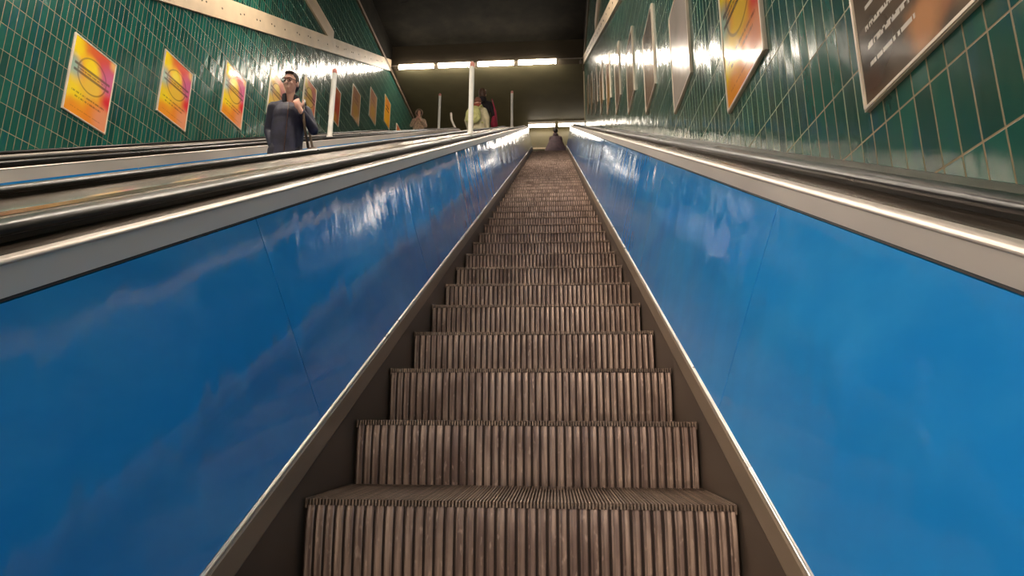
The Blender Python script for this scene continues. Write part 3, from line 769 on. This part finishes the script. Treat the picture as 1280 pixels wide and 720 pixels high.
for s in (-1, 1):
    bm = bmesh.new(); tube(bm, [(s*.12, .22, 1.40), (s*.13, .10, 1.52), (s*.14, -.06, 1.51), (s*.15, -.17, 1.36), (s*.17, -.17, 1.2), (s*.2, -.06, 1.05), (s*.17, .16, 1.0)], .02, 8); newobj('strap', bm, 'lime', pk, True)
steps_under(C2, by, 'person with the backpack')
tx, ty = -2.13, 17.2
yn, zn = on_step(C2, ty)
tall, hp, yw = person('person', (tx, yn+.2, zn), math.pi-.1, 1.34, 'tall person with long brown hair and black coat in front of the green backpack wearer',
                      dict(down, **relaxed, skin='skinA', jacket='black', trousers='jeans', bulk=.95, hem=.62, flare=1.1, open=.3), voxel=.010)
hair_cap(tall, hp, yw, 'hair_brown', long=True, grow=1.22)
bg = thing('shoulder_bag', (tx, yn+.2, zn), 'red bag at the side of the tall person in black', 'bag', None, math.pi-.1); bg.scale = (1.34,)*3
bm = bmesh.new(); ell(bm, (-.30, .02, .90), (.075, .13, .16)); ell(bm, (-.30, .02, .84), (.085, .14, .11)); fused('bag_body', bm, 'redbag', bg, .01, 3)
bm = bmesh.new(); tube(bm, [(-.345, -.08, 1.0), (-.31, -.085, 1.25), (-.24, -.03, 1.50), (-.24, .05, 1.50), (-.31, .12, 1.25), (-.345, .10, 1.0)], .012, 8); newobj('strap', bm, 'redbag', bg, True)
steps_under(C2, ty, 'tall person in black')

# --- woman in a fur hood on the far escalator, facing us, hands together at the chin
wx, wy = -4.60, 18.85
yn, zn = on_step(C3, wy)
wom, hp, yw = person('person', (wx, yn+.2, zn), .12, 1.0, 'woman in fur-trimmed hood and tan coat holding both hands near her face',
                     dict(down, armA=((-.25, -.05, 1.18), (-.085, -.24, 1.30), (.35, -.2, 1), (1, 0, 0), .9, -1), armB=((.25, -.05, 1.18), (.085, -.24, 1.30), (-.35, -.2, 1), (-1, 0, 0), .9, 1),
                          skin='skinB', jacket='tan_coat', trousers='jeans', bulk=1.05, hem=.72, flare=1.08, open=.6), voxel=.010)
bm = bmesh.new(); ell(bm, hp(0, .045, .03), (.108, .10, .125), yw); fused('hood', bm, 'hair', wom, .009, 2)
bm = bmesh.new()
for k in range(26):
    t = -math.pi*.30+math.pi*1.6*k/25; ell(bm, hp(.118*math.cos(t), -.02, .012+.14*math.sin(t)), (.026, .032, .026), yw, 8)
fused('hood_fur', bm, 'fur', wom, .008, 1)
steps_under(C3, wy, 'woman in the fur hood')

# --- person at the top of the escalator in front
top, hp, yw = person('person', (.235, 21.75, ZL), math.pi, 1.06, 'person in long plum brown coat at the very top of the ribbed steps',
                     dict(down, armA=((-.22, -.03, 1.17), (-.16, -.17, 1.02), (.6, -.5, .1), (0, .3, 1), .6, 1), armB=((.22, -.03, 1.17), (.16, -.17, 1.02), (-.6, -.5, .1), (0, .3, 1), .6, -1),
                          cut=[(1.5, .09, .085), (1.38, .20, .13), (1.18, .31, .2), (.9, .44, .27), (.45, .52, .32)],
                          skin='skinA', jacket='plum', trousers='jeans', bulk=.95, hem=.45, flare=1.25, open=.3), voxel=.010)
hair_cap(top, hp, yw, 'hair', grow=1.05)

# --- bent pipe in the upper hall
bm = bmesh.new(); tube(bm, [(-4.05, 23.2, ZL), (-4.02, 23.2, ZL+1.8), (-4.08, 23.2, ZL+2.75), (-4.27, 23.2, ZL+3.2), (-4.31, 23.2, ZL+3.55)], .05)
tag(newobj('curved_pole', bm, 'steel'), 'pale curved pole in the dark upper hall, right of the hooded woman', 'pole')

# ------------------------------------------------------------------ world, camera, view
w = bpy.data.worlds.new('World'); sc.world = w; w.use_nodes = True
w.node_tree.nodes['Background'].inputs[0].default_value = (.9, .8, .65, 1); w.node_tree.nodes['Background'].inputs[1].default_value = .02
cam = bpy.data.cameras.new('Camera'); co = bpy.data.objects.new('Camera', cam); COL.objects.link(co)
yaw, pit, rol = -.0733, .2190, .0053
cy, sy = math.cos(yaw), math.sin(yaw)
fwd = Vector((sy*math.cos(pit), cy*math.cos(pit), math.sin(pit))); r = Vector((cy, -sy, 0)); u = r.cross(fwd)
r2 = math.cos(rol)*r+math.sin(rol)*u; u2 = math.cos(rol)*u-math.sin(rol)*r
m = Matrix((r2, u2, -fwd)).transposed().to_4x4(); m.translation = (.1122, 0, HC)
co.matrix_world = m
cam.sensor_width = 36; cam.lens = 734/1280*36; cam.clip_start = .02; cam.clip_end = 200
sc.camera = co
vs = sc.view_settings; vs.view_transform = 'Standard'; vs.look = 'None'; vs.gamma = 1; vs.use_curve_mapping = False; vs.exposure = 0.35
